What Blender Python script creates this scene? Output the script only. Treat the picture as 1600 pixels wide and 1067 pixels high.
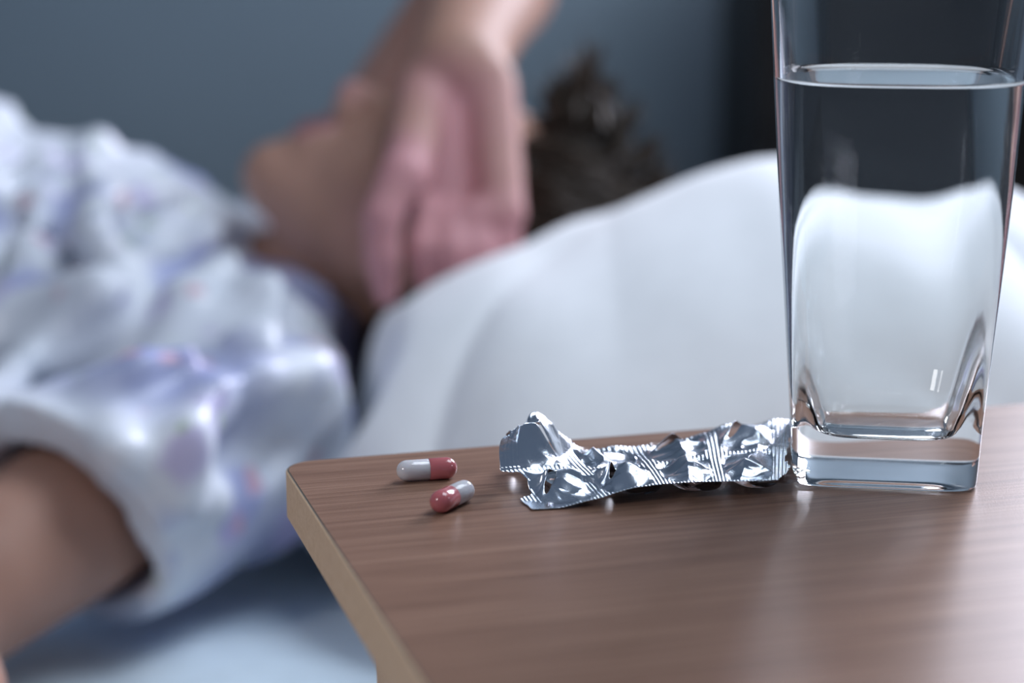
import bpy, bmesh, math, random
import numpy as np
from mathutils import Vector, Matrix

for o in list(bpy.data.objects):
    bpy.data.objects.remove(o)
SC = bpy.context.scene
COL = SC.collection
random.seed(4)
RNG = np.random.default_rng(7)

# ------------------------------------------------------------------ camera
T = 0.62                      # height of the bedside table top
CAM_H = T + 0.192
PITCH = math.radians(12.6)
FPX = 3050.0                  # focal length in pixels of the 1600 px wide frame
cam_d = bpy.data.cameras.new('camera')
cam = bpy.data.objects.new('camera', cam_d)
COL.objects.link(cam)
cam.location = (0, 0, CAM_H)
cam.rotation_euler = (math.radians(90) - PITCH, 0, 0)
cam_d.sensor_width = 36.0
cam_d.lens = FPX * 36.0 / 1600.0
cam_d.clip_start = 0.02
cam_d.dof.use_dof = True
cam_d.dof.focus_distance = 0.655
cam_d.dof.aperture_fstop = 4.2
cam_d.dof.aperture_blades = 0
SC.camera = cam

# ------------------------------------------------------------------ world, lights, exposure
world = bpy.data.worlds.new('night_room')
SC.world = world
world.use_nodes = True
bgn = world.node_tree.nodes['Background']
bgn.inputs[0].default_value = (0.42, 0.56, 0.80, 1)
bgn.inputs[1].default_value = 0.21

def area(name, loc, target, size, energy, color, size_y=None):
    d = bpy.data.lights.new(name, 'AREA')
    d.energy = energy
    d.color = color
    if size_y:
        d.shape = 'RECTANGLE'; d.size = size; d.size_y = size_y
    else:
        d.shape = 'SQUARE'; d.size = size
    o = bpy.data.objects.new(name, d)
    COL.objects.link(o)
    o.location = loc
    o.rotation_euler = (Vector(target) - Vector(loc)).to_track_quat('-Z', 'Y').to_euler()
    return o

area('window_light', (1.10, 2.50, T + 0.90), (0.15, 0.85, T + 0.1), 0.74, 56, (0.85, 0.86, 1.0), 0.72)
area('ceiling_light', (0.62, 1.02, T + 1.12), (0.18, 0.98, T), 0.8, 16, (0.80, 0.89, 1.0), 0.8)
area('lamp_light', (-0.62, 0.12, T + 0.45), (-0.02, 0.62, T), 0.12, 2.4, (0.98, 0.95, 0.95))

vs = SC.view_settings
vs.view_transform = 'Standard'
vs.look = 'None'
vs.exposure = -0.08
vs.gamma = 1.0
vs.use_curve_mapping = False

# ------------------------------------------------------------------ helpers: pixels to points
CP, SP = math.cos(PITCH), math.sin(PITCH)
def ray(px, py):
    k = (533.5 - py) / FPX
    return np.array([(px - 800.0) / FPX, CP + k * SP, -SP + k * CP])
def P(px, py, Y):
    d = ray(px, py)
    return np.array([0, 0, CAM_H]) + d * (Y / d[1])
def on_z(px, py, z):
    d = ray(px, py)
    return np.array([0, 0, CAM_H]) + d * ((z - CAM_H) / d[2])

# ------------------------------------------------------------------ helpers: objects
def mesh_obj(name, verts, faces, mat=None, parent=None, smooth=True, mats=None, face_mats=None):
    me = bpy.data.meshes.new(name)
    me.from_pydata([tuple(v) for v in verts], [], [tuple(int(i) for i in f) for f in faces])
    if smooth:
        me.polygons.foreach_set('use_smooth', [True] * len(me.polygons))
    for m in (mats or ([mat] if mat else [])):
        me.materials.append(m)
    if face_mats is not None:
        me.polygons.foreach_set('material_index', face_mats)
    me.update()
    o = bpy.data.objects.new(name, me)
    COL.objects.link(o)
    if parent is not None:
        o.parent = parent
    return o
def big_mesh(name, verts, quads, mat, parent=None):
    me = bpy.data.meshes.new(name)
    n = len(quads)
    me.vertices.add(len(verts)); me.vertices.foreach_set('co', np.asarray(verts, np.float32).ravel())
    me.loops.add(n * 4); me.loops.foreach_set('vertex_index', np.asarray(quads, np.int32).ravel())
    me.polygons.add(n)
    me.polygons.foreach_set('loop_start', np.arange(0, n * 4, 4, dtype=np.int32))
    me.polygons.foreach_set('loop_total', np.full(n, 4, np.int32))
    me.polygons.foreach_set('use_smooth', np.ones(n, bool))
    me.materials.append(mat)
    me.update(calc_edges=True); me.validate()
    o = bpy.data.objects.new(name, me)
    COL.objects.link(o)
    if parent is not None:
        o.parent = parent
    return o
def empty(name, loc, rz=0.0):
    o = bpy.data.objects.new(name, None)
    COL.objects.link(o)
    o.location = tuple(loc); o.rotation_euler = (0, 0, rz)
    o.empty_display_size = 0.02
    return o
def tag(o, label, cat, group=None):
    o['label'] = label; o['category'] = cat
    if group: o['group'] = group
    return o
def structure(o, label, cat):
    o['kind'] = 'structure'
    return tag(o, label, cat)
def bevel_box(name, lo, hi, mat, parent=None, r=0.004, seg=2):
    bm = bmesh.new()
    bmesh.ops.create_cube(bm, size=1.0)
    lo, hi = Vector(lo), Vector(hi)
    for v in bm.verts:
        v.co = Vector([lo[i] + (v.co[i] + 0.5) * (hi[i] - lo[i]) for i in range(3)])
    if r:
        bmesh.ops.bevel(bm, geom=list(bm.edges), offset=r, segments=seg, profile=0.5, affect='EDGES')
    me = bpy.data.meshes.new(name); bm.to_mesh(me); bm.free()
    me.materials.append(mat)
    o = bpy.data.objects.new(name, me); COL.objects.link(o)
    if parent is not None: o.parent = parent
    return o
def local_of(root):
    root_m = Matrix.Translation(root.location) @ root.rotation_euler.to_matrix().to_4x4()
    inv = np.array(root_m.inverted())
    return lambda pts: np.asarray(pts) @ inv[:3, :3].T + inv[:3, 3]

# ------------------------------------------------------------------ helpers: noise
def vnoise(p, seed=0):
    p = np.asarray(p, np.float64)
    i = np.floor(p).astype(np.int64); f = p - i
    f = f * f * (3 - 2 * f)
    def h(ix, iy, iz):
        n = (ix * 374761393 + iy * 668265263 + iz * 2147483647 + seed * 1274126177) & 0xffffffff
        n = ((n ^ (n >> 13)) * 1274126177) & 0xffffffff
        return ((n ^ (n >> 16)) & 0xffff) / 65535.0
    r = 0
    for dx in (0, 1):
        for dy in (0, 1):
            for dz in (0, 1):
                w = (f[..., 0] if dx else 1 - f[..., 0]) * (f[..., 1] if dy else 1 - f[..., 1]) * (f[..., 2] if dz else 1 - f[..., 2])
                r = r + w * h(i[..., 0] + dx, i[..., 1] + dy, i[..., 2] + dz)
    return r * 2 - 1
def stack(*a):
    return np.stack(np.broadcast_arrays(*a), -1)

# ------------------------------------------------------------------ helpers: distance fields
class Field:
    def __init__(s, lo, hi, h):
        s.lo = np.array(lo, float); s.h = h
        s.n = np.ceil((np.array(hi) - s.lo) / h).astype(int) + 1
        s.f = np.full(s.n, 0.06, np.float32)
    def _box(s, pts, r):
        pts = np.atleast_2d(pts)
        a = np.clip(np.floor((pts.min(0) - r - s.lo) / s.h).astype(int), 0, s.n - 1)
        b = np.clip(np.ceil((pts.max(0) + r - s.lo) / s.h).astype(int) + 1, 1, s.n)
        sl = tuple(slice(a[i], b[i]) for i in range(3))
        g = np.meshgrid(*[s.lo[i] + s.h * np.arange(a[i], b[i], dtype=np.float32) for i in range(3)], indexing='ij')
        return sl, np.stack(g, -1).astype(np.float32)
    def blend(s, sl, d, k):
        f = s.f[sl]
        h = np.clip(0.5 + 0.5 * (f - d) / k, 0, 1)
        s.f[sl] = f * (1 - h) + d * h - k * h * (1 - h)
    def cone(s, a, b, ra, rb, k=0.01, flat=None, cut=None):
        a, b = np.array(a, np.float32), np.array(b, np.float32)
        sl, g = s._box([a, b], max(ra, rb) + k + 0.03)
        ba = b - a
        t = np.clip(((g - a) @ ba) / max(float(ba @ ba), 1e-12), 0, 1)
        d = g - a - t[..., None] * ba
        if flat is not None:                       # (axis, factor): squash the section along an axis
            ax, fac = np.array(flat[0], np.float32), flat[1]
            ax = ax / np.linalg.norm(ax)
            q = d @ ax
            d = d + (q * (1 / fac - 1))[..., None] * ax
        d = np.linalg.norm(d, axis=-1) - (ra + (rb - ra) * t)
        if cut is not None:
            d = np.maximum(d, (g - np.array(cut[0], np.float32)) @ np.array(cut[1], np.float32))
        s.blend(sl, d, k)
    def ell(s, c, r, k=0.01, R=None):
        c = np.array(c, np.float32); r = np.array(r, np.float32)
        sl, g = s._box([c], float(max(r)) + k + 0.03)
        q = g - c
        if R is not None: q = q @ np.array(R, np.float32)      # columns of R are the local axes
        k0 = np.linalg.norm(q / r, axis=-1); k1 = np.linalg.norm(q / (r * r), axis=-1)
        s.blend(sl, k0 * (k0 - 1) / np.maximum(k1, 1e-6), k)
    def carve_cone(s, a, b, ra, rb):
        a, b = np.array(a, np.float32), np.array(b, np.float32)
        sl, g = s._box([a, b], max(ra, rb) + 0.02)
        ba = b - a
        t = np.clip(((g - a) @ ba) / float(ba @ ba), 0, 1)
        d = np.linalg.norm(g - a - t[..., None] * ba, axis=-1) - (ra + (rb - ra) * t)
        s.f[sl] = np.maximum(s.f[sl], -d)
    def hit(s, px, py, t0=0.6, t1=2.4):
        d = ray(px, py); d = d / np.linalg.norm(d)
        ts = np.arange(t0, t1, 0.002)
        pts = np.array([0, 0, CAM_H]) + ts[:, None] * d
        i = np.round((pts - s.lo) / s.h).astype(int)
        ok = np.all((i >= 0) & (i < s.n), 1)
        v = np.full(len(ts), 1.0)
        v[ok] = s.f[i[ok, 0], i[ok, 1], i[ok, 2]]
        w = np.nonzero(v < 0)[0]
        return pts[w[0]] if len(w) else None
    def mesh(s):
        f = s.f.copy()
        for ax in range(3):                        # close the surface at the borders
            idx = [slice(None)] * 3
            for e in (0, -1):
                idx[ax] = e
                f[tuple(idx)] = np.maximum(f[tuple(idx)], 0.001)
        ins = f < 0
        nx, ny, nz = f.shape
        cnt = np.zeros((nx - 1, ny - 1, nz - 1), np.int8)
        for dx in (0, 1):
            for dy in (0, 1):
                for dz in (0, 1):
                    cnt += ins[dx:nx - 1 + dx, dy:ny - 1 + dy, dz:nz - 1 + dz]
        c = np.argwhere((cnt > 0) & (cnt < 8))
        vid = np.full(cnt.shape, -1, np.int32)
        vid[c[:, 0], c[:, 1], c[:, 2]] = np.arange(len(c))
        acc = np.zeros((len(c), 3)); num = np.zeros(len(c))
        off = [(i, j, k) for i in (0, 1) for j in (0, 1) for k in (0, 1)]
        for p in off:
            for ax in range(3):
                if p[ax]: continue
                q = list(p); q[ax] = 1
                fa = f[c[:, 0] + p[0], c[:, 1] + p[1], c[:, 2] + p[2]]
                fb = f[c[:, 0] + q[0], c[:, 1] + q[1], c[:, 2] + q[2]]
                m = (fa < 0) != (fb < 0)
                t = np.where(m, fa / np.where(m, fa - fb, 1), 0)
                pos = np.tile(np.array(p, float), (len(c), 1)); pos[:, ax] += t
                acc[m] += pos[m]; num[m] += 1
        verts = s.lo + s.h * (c + acc / num[:, None])
        quads = []
        for ax in range(3):
            a1, a2 = (ax + 1) % 3, (ax + 2) % 3
            sa = [slice(None)] * 3; sb = [slice(None)] * 3
            sa[ax] = slice(0, -1); sb[ax] = slice(1, None)
            A, B = ins[tuple(sa)], ins[tuple(sb)]
            e = np.argwhere(A != B)
            e = e[(e[:, a1] > 0) & (e[:, a2] > 0)]
            e = e[(e[:, a1] < f.shape[a1] - 1) & (e[:, a2] < f.shape[a2] - 1)]
            inside_a = A[e[:, 0], e[:, 1], e[:, 2]]
            def v(d1, d2):
                q = e.copy(); q[:, a1] -= d1; q[:, a2] -= d2
                return vid[q[:, 0], q[:, 1], q[:, 2]]
            q = np.stack([v(1, 1), v(0, 1), v(0, 0), v(1, 0)], 1)
            q[~inside_a] = q[~inside_a][:, ::-1]
            quads.append(q)
        return verts, np.concatenate(quads)

# ------------------------------------------------------------------ helpers: materials
def new_mat(name):
    m = bpy.data.materials.new(name); m.use_nodes = True
    nt = m.node_tree
    return m, nt, nt.nodes['Principled BSDF']
def setp(b, **kw):
    names = dict(color='Base Color', rough='Roughness', metal='Metallic', ior='IOR', trans='Transmission Weight',
                 coat='Coat Weight', coat_rough='Coat Roughness', sheen='Sheen Weight', sss='Subsurface Weight',
                 sss_scale='Subsurface Scale', spec='Specular IOR Level')
    for k, v in kw.items():
        i = b.inputs[names[k]]
        i.default_value = (*v, 1) if k == 'color' else v
def node(nt, t, **kw):
    n = nt.nodes.new(t)
    for k, v in kw.items():
        if k in n.inputs: n.inputs[k].default_value = v
        else: setattr(n, k, v)
    return n
def ramp(nt, stops):
    n = nt.nodes.new('ShaderNodeValToRGB')
    cr = n.color_ramp
    while len(cr.elements) < len(stops): cr.elements.new(0.5)
    for e, (p, c) in zip(cr.elements, stops):
        e.position = p; e.color = (*c, 1)
    return n
def coords(nt, scale, kind='Object', rot=(0, 0, 0)):
    tc = nt.nodes.new('ShaderNodeTexCoord'); mp = nt.nodes.new('ShaderNodeMapping')
    mp.inputs['Scale'].default_value = scale; mp.inputs['Rotation'].default_value = rot
    nt.links.new(tc.outputs[kind], mp.inputs['Vector'])
    return mp.outputs['Vector']
def add_bump(nt, b, height, strength, dist):
    bp = node(nt, 'ShaderNodeBump'); bp.inputs['Strength'].default_value = strength; bp.inputs['Distance'].default_value = dist
    nt.links.new(height, bp.inputs['Height']); nt.links.new(bp.outputs['Normal'], b.inputs['Normal'])
def plain(name, color, rough=0.5, noise=0.06, scale=30, bump=0.0, **kw):
    m, nt, b = new_mat(name)
    setp(b, rough=rough, **kw)
    n = node(nt, 'ShaderNodeTexNoise'); n.inputs['Scale'].default_value = scale; n.inputs['Detail'].default_value = 4
    nt.links.new(coords(nt, (1, 1, 1)), n.inputs['Vector'])
    c = np.array(color)
    r = ramp(nt, [(0.3, tuple(c * (1 - noise))), (0.7, tuple(np.minimum(c * (1 + noise), 1)))])
    nt.links.new(n.outputs['Fac'], r.inputs['Fac']); nt.links.new(r.outputs['Color'], b.inputs['Base Color'])
    if bump: add_bump(nt, b, n.outputs['Fac'], bump, 0.002)
    return m
def wood(name, dark, mid, light, rough, scale=1.0, spec=0.5):
    m, nt, b = new_mat(name)
    v = coords(nt, (4 * scale, 300 * scale, 300 * scale))
    n1 = node(nt, 'ShaderNodeTexNoise'); n1.inputs['Scale'].default_value = 1.6; n1.inputs['Detail'].default_value = 6; n1.inputs['Distortion'].default_value = 0.4
    nt.links.new(v, n1.inputs['Vector'])
    v2 = coords(nt, (18 * scale, 1300 * scale, 1300 * scale))
    n2 = node(nt, 'ShaderNodeTexNoise'); n2.inputs['Scale'].default_value = 1.3; n2.inputs['Detail'].default_value = 3
    nt.links.new(v2, n2.inputs['Vector'])
    mx = node(nt, 'ShaderNodeMix', data_type='FLOAT'); mx.inputs[0].default_value = 0.5
    nt.links.new(n1.outputs['Fac'], mx.inputs[2]); nt.links.new(n2.outputs['Fac'], mx.inputs[3])
    r = ramp(nt, [(0.34, dark), (0.5, mid), (0.66, light)])
    nt.links.new(mx.outputs[0], r.inputs['Fac']); nt.links.new(r.outputs['Color'], b.inputs['Base Color'])
    setp(b, rough=rough, spec=spec)
    n3 = node(nt, 'ShaderNodeTexNoise'); n3.inputs['Scale'].default_value = 1500; n3.inputs['Detail'].default_value = 2
    nt.links.new(coords(nt, (1, 1, 1)), n3.inputs['Vector'])
    add_bump(nt, b, n3.outputs['Fac'], 0.25, 0.0002)
    return m

M = {}
M['wood'] = wood('walnut_laminate', (0.135, 0.072, 0.048), (0.215, 0.120, 0.082), (0.305, 0.185, 0.130), 0.36, 1.0, 0.20)
M['edge'] = wood('pale_edge_wood', (0.66, 0.45, 0.28), (0.73, 0.52, 0.34), (0.79, 0.58, 0.40), 0.55, 0.6)
M['glue'] = plain('dark_glue_line', (0.10, 0.085, 0.07), 0.7)
M['wall'] = plain('blue_grey_paint', (0.235, 0.300, 0.345), 0.85, 0.03, 4)
M['floor'] = wood('floor_boards', (0.05, 0.035, 0.028), (0.08, 0.055, 0.042), (0.11, 0.075, 0.055), 0.5, 0.2)
M['dark'] = wood('wenge_wood', (0.008, 0.006, 0.006), (0.011, 0.009, 0.008), (0.016, 0.012, 0.011), 0.5, 0.15, 0.2)
M['metal'] = plain('brushed_metal', (0.4, 0.4, 0.42), 0.35, metal=1.0)
M['sheet'] = plain('pale_blue_cotton', (0.66, 0.78, 0.88), 0.85, 0.04, 60, 0.15, sheen=0.2)
M['pillow'] = plain('white_cotton', (0.80, 0.82, 0.85), 0.85, 0.02, 60, 0.15, sheen=0.2)
M['mattress'] = plain('mattress_ticking', (0.7, 0.7, 0.72), 0.9)
m, nt, b = new_mat('clear_glass'); setp(b, color=(0.985, 0.995, 0.99), rough=0.0, ior=1.5, trans=1.0); M['glass'] = m
m, nt, b = new_mat('water'); setp(b, color=(0.99, 0.997, 1.0), rough=0.0, ior=1.333, trans=1.0); M['water'] = m
m, nt, b = new_mat('clear_plastic'); setp(b, color=(0.93, 0.95, 0.97), rough=0.08, ior=1.25, trans=1.0)
n = node(nt, 'ShaderNodeTexNoise'); n.inputs['Scale'].default_value = 400; nt.links.new(coords(nt, (1, 1, 1)), n.inputs['Vector']); add_bump(nt, b, n.outputs['Fac'], 0.3, 0.0004)
M['plastic'] = m
M['cap_pink'] = plain('pink_gelatine', (0.50, 0.14, 0.155), 0.16, 0.02, 200, sss=0.15, sss_scale=0.003, coat=0.4)
M['cap_white'] = plain('white_gelatine', (0.66, 0.65, 0.69), 0.16, 0.02, 200, sss=0.15, sss_scale=0.003, coat=0.4)
M['print'] = plain('white_capsule_print', (0.75, 0.70, 0.70), 0.3, 0.02)

# foil: bright metal (the embossed grid and creases are geometry)
m, nt, b = new_mat('aluminium_foil')
setp(b, color=(0.80, 0.85, 0.93), metal=1.0, rough=0.23)
n = node(nt, 'ShaderNodeTexNoise'); n.inputs['Scale'].default_value = 900; n.inputs['Detail'].default_value = 3
nt.links.new(coords(nt, (1, 1, 1)), n.inputs['Vector']); add_bump(nt, b, n.outputs['Fac'], 0.35, 0.0002)
M['foil'] = m

# skin with rosy parts (attribute 'rosy': 1 = palm pink, 2 = lips)
def skin():
    m, nt, b = new_mat('skin')
    at = node(nt, 'ShaderNodeAttribute', attribute_name='rosy')
    n = node(nt, 'ShaderNodeTexNoise'); n.inputs['Scale'].default_value = 18; n.inputs['Detail'].default_value = 5
    nt.links.new(coords(nt, (1, 1, 1)), n.inputs['Vector'])
    r0 = ramp(nt, [(0.3, (0.36, 0.200, 0.150)), (0.7, (0.44, 0.255, 0.196))])
    nt.links.new(n.outputs['Fac'], r0.inputs['Fac'])
    m1 = node(nt, 'ShaderNodeMix', data_type='RGBA'); m1.inputs[7].default_value = (0.56, 0.27, 0.305, 1)
    c1 = node(nt, 'ShaderNodeClamp'); nt.links.new(at.outputs['Fac'], c1.inputs[0])
    nt.links.new(c1.outputs[0], m1.inputs[0]); nt.links.new(r0.outputs['Color'], m1.inputs[6])
    m2 = node(nt, 'ShaderNodeMix', data_type='RGBA'); m2.inputs[7].default_value = (0.24, 0.11, 0.11, 1)
    s2 = node(nt, 'ShaderNodeMath', operation='SUBTRACT'); s2.inputs[1].default_value = 1.0; s2.use_clamp = True
    nt.links.new(at.outputs['Fac'], s2.inputs[0]); nt.links.new(s2.outputs[0], m2.inputs[0]); nt.links.new(m1.outputs[2], m2.inputs[6])
    nt.links.new(m2.outputs[2], b.inputs['Base Color'])
    setp(b, rough=0.58, sss=0.12, sss_scale=0.006, spec=0.3)
    b.inputs['Subsurface Radius'].default_value = (1.0, 0.35, 0.2)
    return m
M['skin'] = skin()
M['hair'] = plain('dark_brown_hair', (0.032, 0.020, 0.011), 0.5, 0.3, 40)

# pyjama satin: white with blurred lilac, blue and rose flowers, green leaves and broad blue patches of painted shade
def satin(name, base, amount):
    m, nt, b = new_mat(name)
    setp(b, rough=0.36, sheen=0.1)
    v = coords(nt, (1, 1, 1))
    prev = None
    layers = [(6, (0.20, 0.24, 0.50), 0.36, 8), (13, (0.26, 0.30, 0.62), 0.28, 1), (17, (0.48, 0.42, 0.70), 0.24, 2), (24, (0.66, 0.34, 0.40), 0.15, 3), (27, (0.42, 0.54, 0.38), 0.14, 4)]  # first layer: broad blue patches in the print, painting shade onto the chest
    for sc, colr, thr, sd in layers:
        vo = node(nt, 'ShaderNodeTexVoronoi'); vo.inputs['Scale'].default_value = sc; vo.inputs['Randomness'].default_value = 1.0
        mp = node(nt, 'ShaderNodeVectorMath', operation='ADD'); mp.inputs[1].default_value = (sd * 3.1, sd * 1.7, sd * 2.3)
        nz = node(nt, 'ShaderNodeTexNoise'); nz.inputs['Scale'].default_value = 60
        nt.links.new(v, nz.inputs['Vector'])
        nm = node(nt, 'ShaderNodeVectorMath', operation='SCALE'); nm.inputs[3].default_value = 0.02
        nt.links.new(nz.outputs['Color'], nm.inputs[0]); nt.links.new(v, mp.inputs[0])
        a2 = node(nt, 'ShaderNodeVectorMath', operation='ADD'); nt.links.new(mp.outputs[0], a2.inputs[0]); nt.links.new(nm.outputs[0], a2.inputs[1])
        nt.links.new(a2.outputs[0], vo.inputs['Vector'])
        r = ramp(nt, [(thr * 0.75, (amount, amount, amount)), (thr * 1.25, (0, 0, 0))])
        nt.links.new(vo.outputs['Distance'], r.inputs['Fac'])
        mx = node(nt, 'ShaderNodeMix', data_type='RGBA'); mx.inputs[7].default_value = (*colr, 1)
        if prev is None: mx.inputs[6].default_value = (*base, 1)
        else: nt.links.new(prev, mx.inputs[6])
        nt.links.new(r.outputs['Color'], mx.inputs[0])
        prev = mx.outputs[2]
    nt.links.new(prev, b.inputs['Base Color'])
    return m
M['satin'] = satin('flowered_white_satin', (0.70, 0.74, 0.82), 0.7)

# ------------------------------------------------------------------ the room
o = bevel_box('wall_back', (-2.6, 2.75, 0), (1.9, 2.87, 2.5), M['wall'], r=0)
structure(o, 'blue grey painted wall behind the person and the drawers', 'wall')
o = bevel_box('floor', (-2.6, -0.7, -0.05), (1.9, 2.75, 0), M['floor'], r=0)
structure(o, 'dark brown wooden floor under the bed', 'floor')

w = empty('chest_of_drawers', (0.885, 2.50, 0))
tag(w, 'near-black wooden chest of drawers against the blue grey wall', 'drawers')
bevel_box('body', (-0.60, -0.20, 0.06), (0.64, 0.20, 0.80), M['dark'], w, 0.004)
bevel_box('plinth', (-0.58, -0.18, 0), (0.62, 0.18, 0.06), M['dark'], w, 0.002)
bevel_box('top', (-0.62, -0.235, 0.80), (0.66, 0.22, 0.825), M['dark'], w, 0.004)
for k in range(2):
    for j in range(3):
        x0 = -0.592 + k * 0.612; z0 = 0.07 + j * 0.243
        d = bevel_box('drawer', (x0, -0.222, z0), (x0 + 0.604, -0.2005, z0 + 0.236), M['dark'], w, 0.003)
        bevel_box('handle', (x0 + 0.24, -0.245, z0 + 0.13), (x0 + 0.364, -0.2225, z0 + 0.142), M['dark'], d, 0.003)

# ------------------------------------------------------------------ bed
MZ = T - 0.19                 # top of the sheet
bed = empty('bed', (-0.70, 1.57, 0))
tag(bed, 'wooden bed frame with a thick mattress', 'bed')
bevel_box('mattress', (-1.0, -0.785, 0.20), (1.02, 0.62, MZ - 0.016), M['mattress'], bed, 0.04, 4)
bevel_box('bed_base', (-1.02, -0.79, 0.12), (1.04, 0.63, 0.20), M['dark'], bed, 0.006)
for x in (-0.95, 0.97):
    for y in (-0.73, 0.57):
        bevel_box('leg', (x - 0.03, y - 0.03, 0), (x + 0.03, y + 0.03, 0.12), M['dark'], bed, 0.004)

# ------------------------------------------------------------------ the person
S_L = np.array([-0.166, 1.085, T - 0.097])      # near (left) shoulder
S_R = np.array([-0.165, 1.545, T - 0.085])      # far (right) shoulder
E_L = np.array([-0.282, 0.850, T - 0.134])
W_L = np.array([-0.205, 0.655, T - 0.150])
E_R = P(795, -85, 1.44)
W_R = P(712, 104, 1.240)
AX = math.radians(6)
ha = np.array([math.cos(AX), 0, math.sin(AX)])  # chin to crown
hn = np.array([-math.sin(AX), 0, math.cos(AX)]) # out of the face
hs_ = np.array([0, -1.0, 0])                    # towards the camera
HO = P(546, 126, 1.295) - ha * 0.074 - hn * 0.108
def hd(u, w_, s=0.0): return HO + ha * u + hn * w_ + hs_ * s
HR = np.stack([ha, hn, hs_], 1)

PERSON_PTS = None
HEAD_PTS = None
def make_person():
    global PERSON_PTS, HEAD_PTS
    root = empty('person', (-0.45, 1.34, MZ))
    tag(root, 'person in flowered white pyjamas lying with one hand over the eyes', 'person')
    B = Field((-1.70, 0.46, T - 0.36), (0.16, 1.76, T + 0.27), 0.0045)
    # trunk and legs
    B.ell((-0.40, 1.34, T - 0.078), (0.23, 0.150, 0.100), 0.03)
    B.ell((-0.60, 1.34, T - 0.095), (0.20, 0.135, 0.085), 0.03)
    B.ell((-0.80, 1.34, T - 0.098), (0.17, 0.160, 0.086), 0.03)
    B.cone(S_L + [0.0, 0.03, 0], S_R - [0, 0.03, 0], 0.045, 0.045, 0.03)
    for sy in (-1, 1):
        hip = np.array([-0.84, 1.34 + sy * 0.085, T - 0.108]); knee = np.array([-1.22, 1.34 + sy * 0.10, T - 0.130]); ank = np.array([-1.58, 1.34 + sy * 0.10, T - 0.152])
        B.cone(hip, knee, 0.074, 0.050, 0.02); B.cone(knee, ank, 0.050, 0.032, 0.015)
        B.ell(ank + [-0.035, 0, 0.0], (0.032, 0.032, 0.034), 0.015); B.cone(ank + [-0.045, 0, 0.02], ank + [-0.085, sy * 0.03, 0.15], 0.034, 0.036, 0.015, flat=((1, 0, 0.3), 0.55))
    # neck and head
    B.cone(hd(0.075, -0.035), (-0.215, 1.325, T - 0.095), 0.050, 0.062, 0.02)
    B.ell(hd(0.137, -0.005), (0.090, 0.096, 0.074), 0.015, HR)
    B.ell(hd(0.085, 0.030), (0.072, 0.052, 0.060), 0.02, HR)
    for s in (-1, 1):
        B.cone(hd(0.080, -0.005, s * 0.050), hd(0.020, 0.046, s * 0.016), 0.020, 0.018, 0.02)
        B.ell(hd(0.088, 0.046, s * 0.036), (0.030, 0.024, 0.024), 0.015, HR)
        B.cone(hd(0.126, 0.074, s * 0.042), hd(0.131, 0.080, s * 0.008), 0.010, 0.012, 0.012)
        B.ell(hd(0.112, 0.071, s * 0.031), (0.012, 0.012, 0.015), 0.005, HR)
        B.ell(hd(0.070, 0.087, s * 0.011), (0.009, 0.009, 0.008), 0.006, HR)
        B.ell(hd(0.105, -0.012, s * 0.076), (0.031, 0.018, 0.007), 0.006, HR)
    B.ell(hd(0.016, 0.052), (0.019, 0.020, 0.022), 0.015, HR)
    B.ell(hd(0.047, 0.066), (0.020, 0.016, 0.026), 0.012, HR)
    B.cone(hd(0.0535, 0.080, -0.017), hd(0.0535, 0.080, 0.017), 0.0055, 0.0055, 0.005)
    B.cone(hd(0.0420, 0.078, -0.014), hd(0.0420, 0.078, 0.014), 0.0070, 0.0070, 0.005)
    B.cone(hd(0.117, 0.079), hd(0.075, 0.098), 0.009, 0.011, 0.010)
    # left (near) arm, resting on the sheet; hand hanging over the bed's edge
    B.cone(S_L, E_L, 0.048, 0.037, 0.02)
    B.cone(E_L, E_L + 0.35 * (W_L - E_L), 0.036, 0.035, 0.012); B.cone(E_L + 0.35 * (W_L - E_L), W_L, 0.035, 0.024, 0.012)
    f = np.array([0.30, -0.62, -0.72]); f /= np.linalg.norm(f)
    sd = np.array([0.9, 0.43, 0.0]); sd = sd - f * (sd @ f); sd /= np.linalg.norm(sd)
    kn = W_L + f * 0.085
    B.cone(W_L, kn, 0.022, 0.024, 0.01, flat=(np.cross(f, sd), 0.5))
    for j, (off, L) in enumerate(((-0.027, 0.060), (-0.009, 0.072), (0.009, 0.078), (0.027, 0.070))):
        a = kn + sd * off - f * 0.02
        m1 = kn + sd * off * 1.1 + f * L * 0.5
        m2 = m1 + (f * 0.7 + np.array([0, 0.45, -0.5]) * 0.6) * L * 0.5
        B.cone(a, m1, 0.0095, 0.0085, 0.004); B.cone(m1, m2, 0.0085, 0.0070, 0.003)
    B.cone(W_L + f * 0.025 + sd * 0.018, W_L + f * 0.075 + sd * 0.045, 0.012, 0.0085, 0.006)
    # right (far) arm: elbow up, back of the hand on the brow, palm out, fingers down the temple
    B.cone(S_R, E_R, 0.050, 0.040, 0.02)
    mid = E_R + 0.35 * (W_R - E_R)
    B.cone(E_R, mid, 0.041, 0.041, 0.015); B.cone(mid, W_R, 0.041, 0.029, 0.015)
    kn = [P(664, 332, 1.184), P(700, 346, 1.180), P(738, 356, 1.182), P(774, 358, 1.190)]
    for j, k_ in enumerate(kn):                      # metacarpals
        B.cone(W_R + np.array([(j - 1.5) * 0.011, 0.004, 0]), k_, 0.014, 0.0105, 0.008)
    B.cone(W_R + [-0.018, -0.012, -0.014], P(634, 278, 1.156), 0.018, 0.0145, 0.007)          # ball of the thumb
    B.cone(W_R + [0.022, -0.010, -0.010], P(786, 335, 1.172), 0.017, 0.0140, 0.007)           # heel of the hand
    B.cone(P(786, 335, 1.172), P(740, 338, 1.166), 0.0120, 0.0105, 0.005)                     # fold under the fingers
    pts = [P(626, 272, 1.154), P(597, 340, 1.140), P(597, 400, 1.138), P(604, 458, 1.146)]
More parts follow.
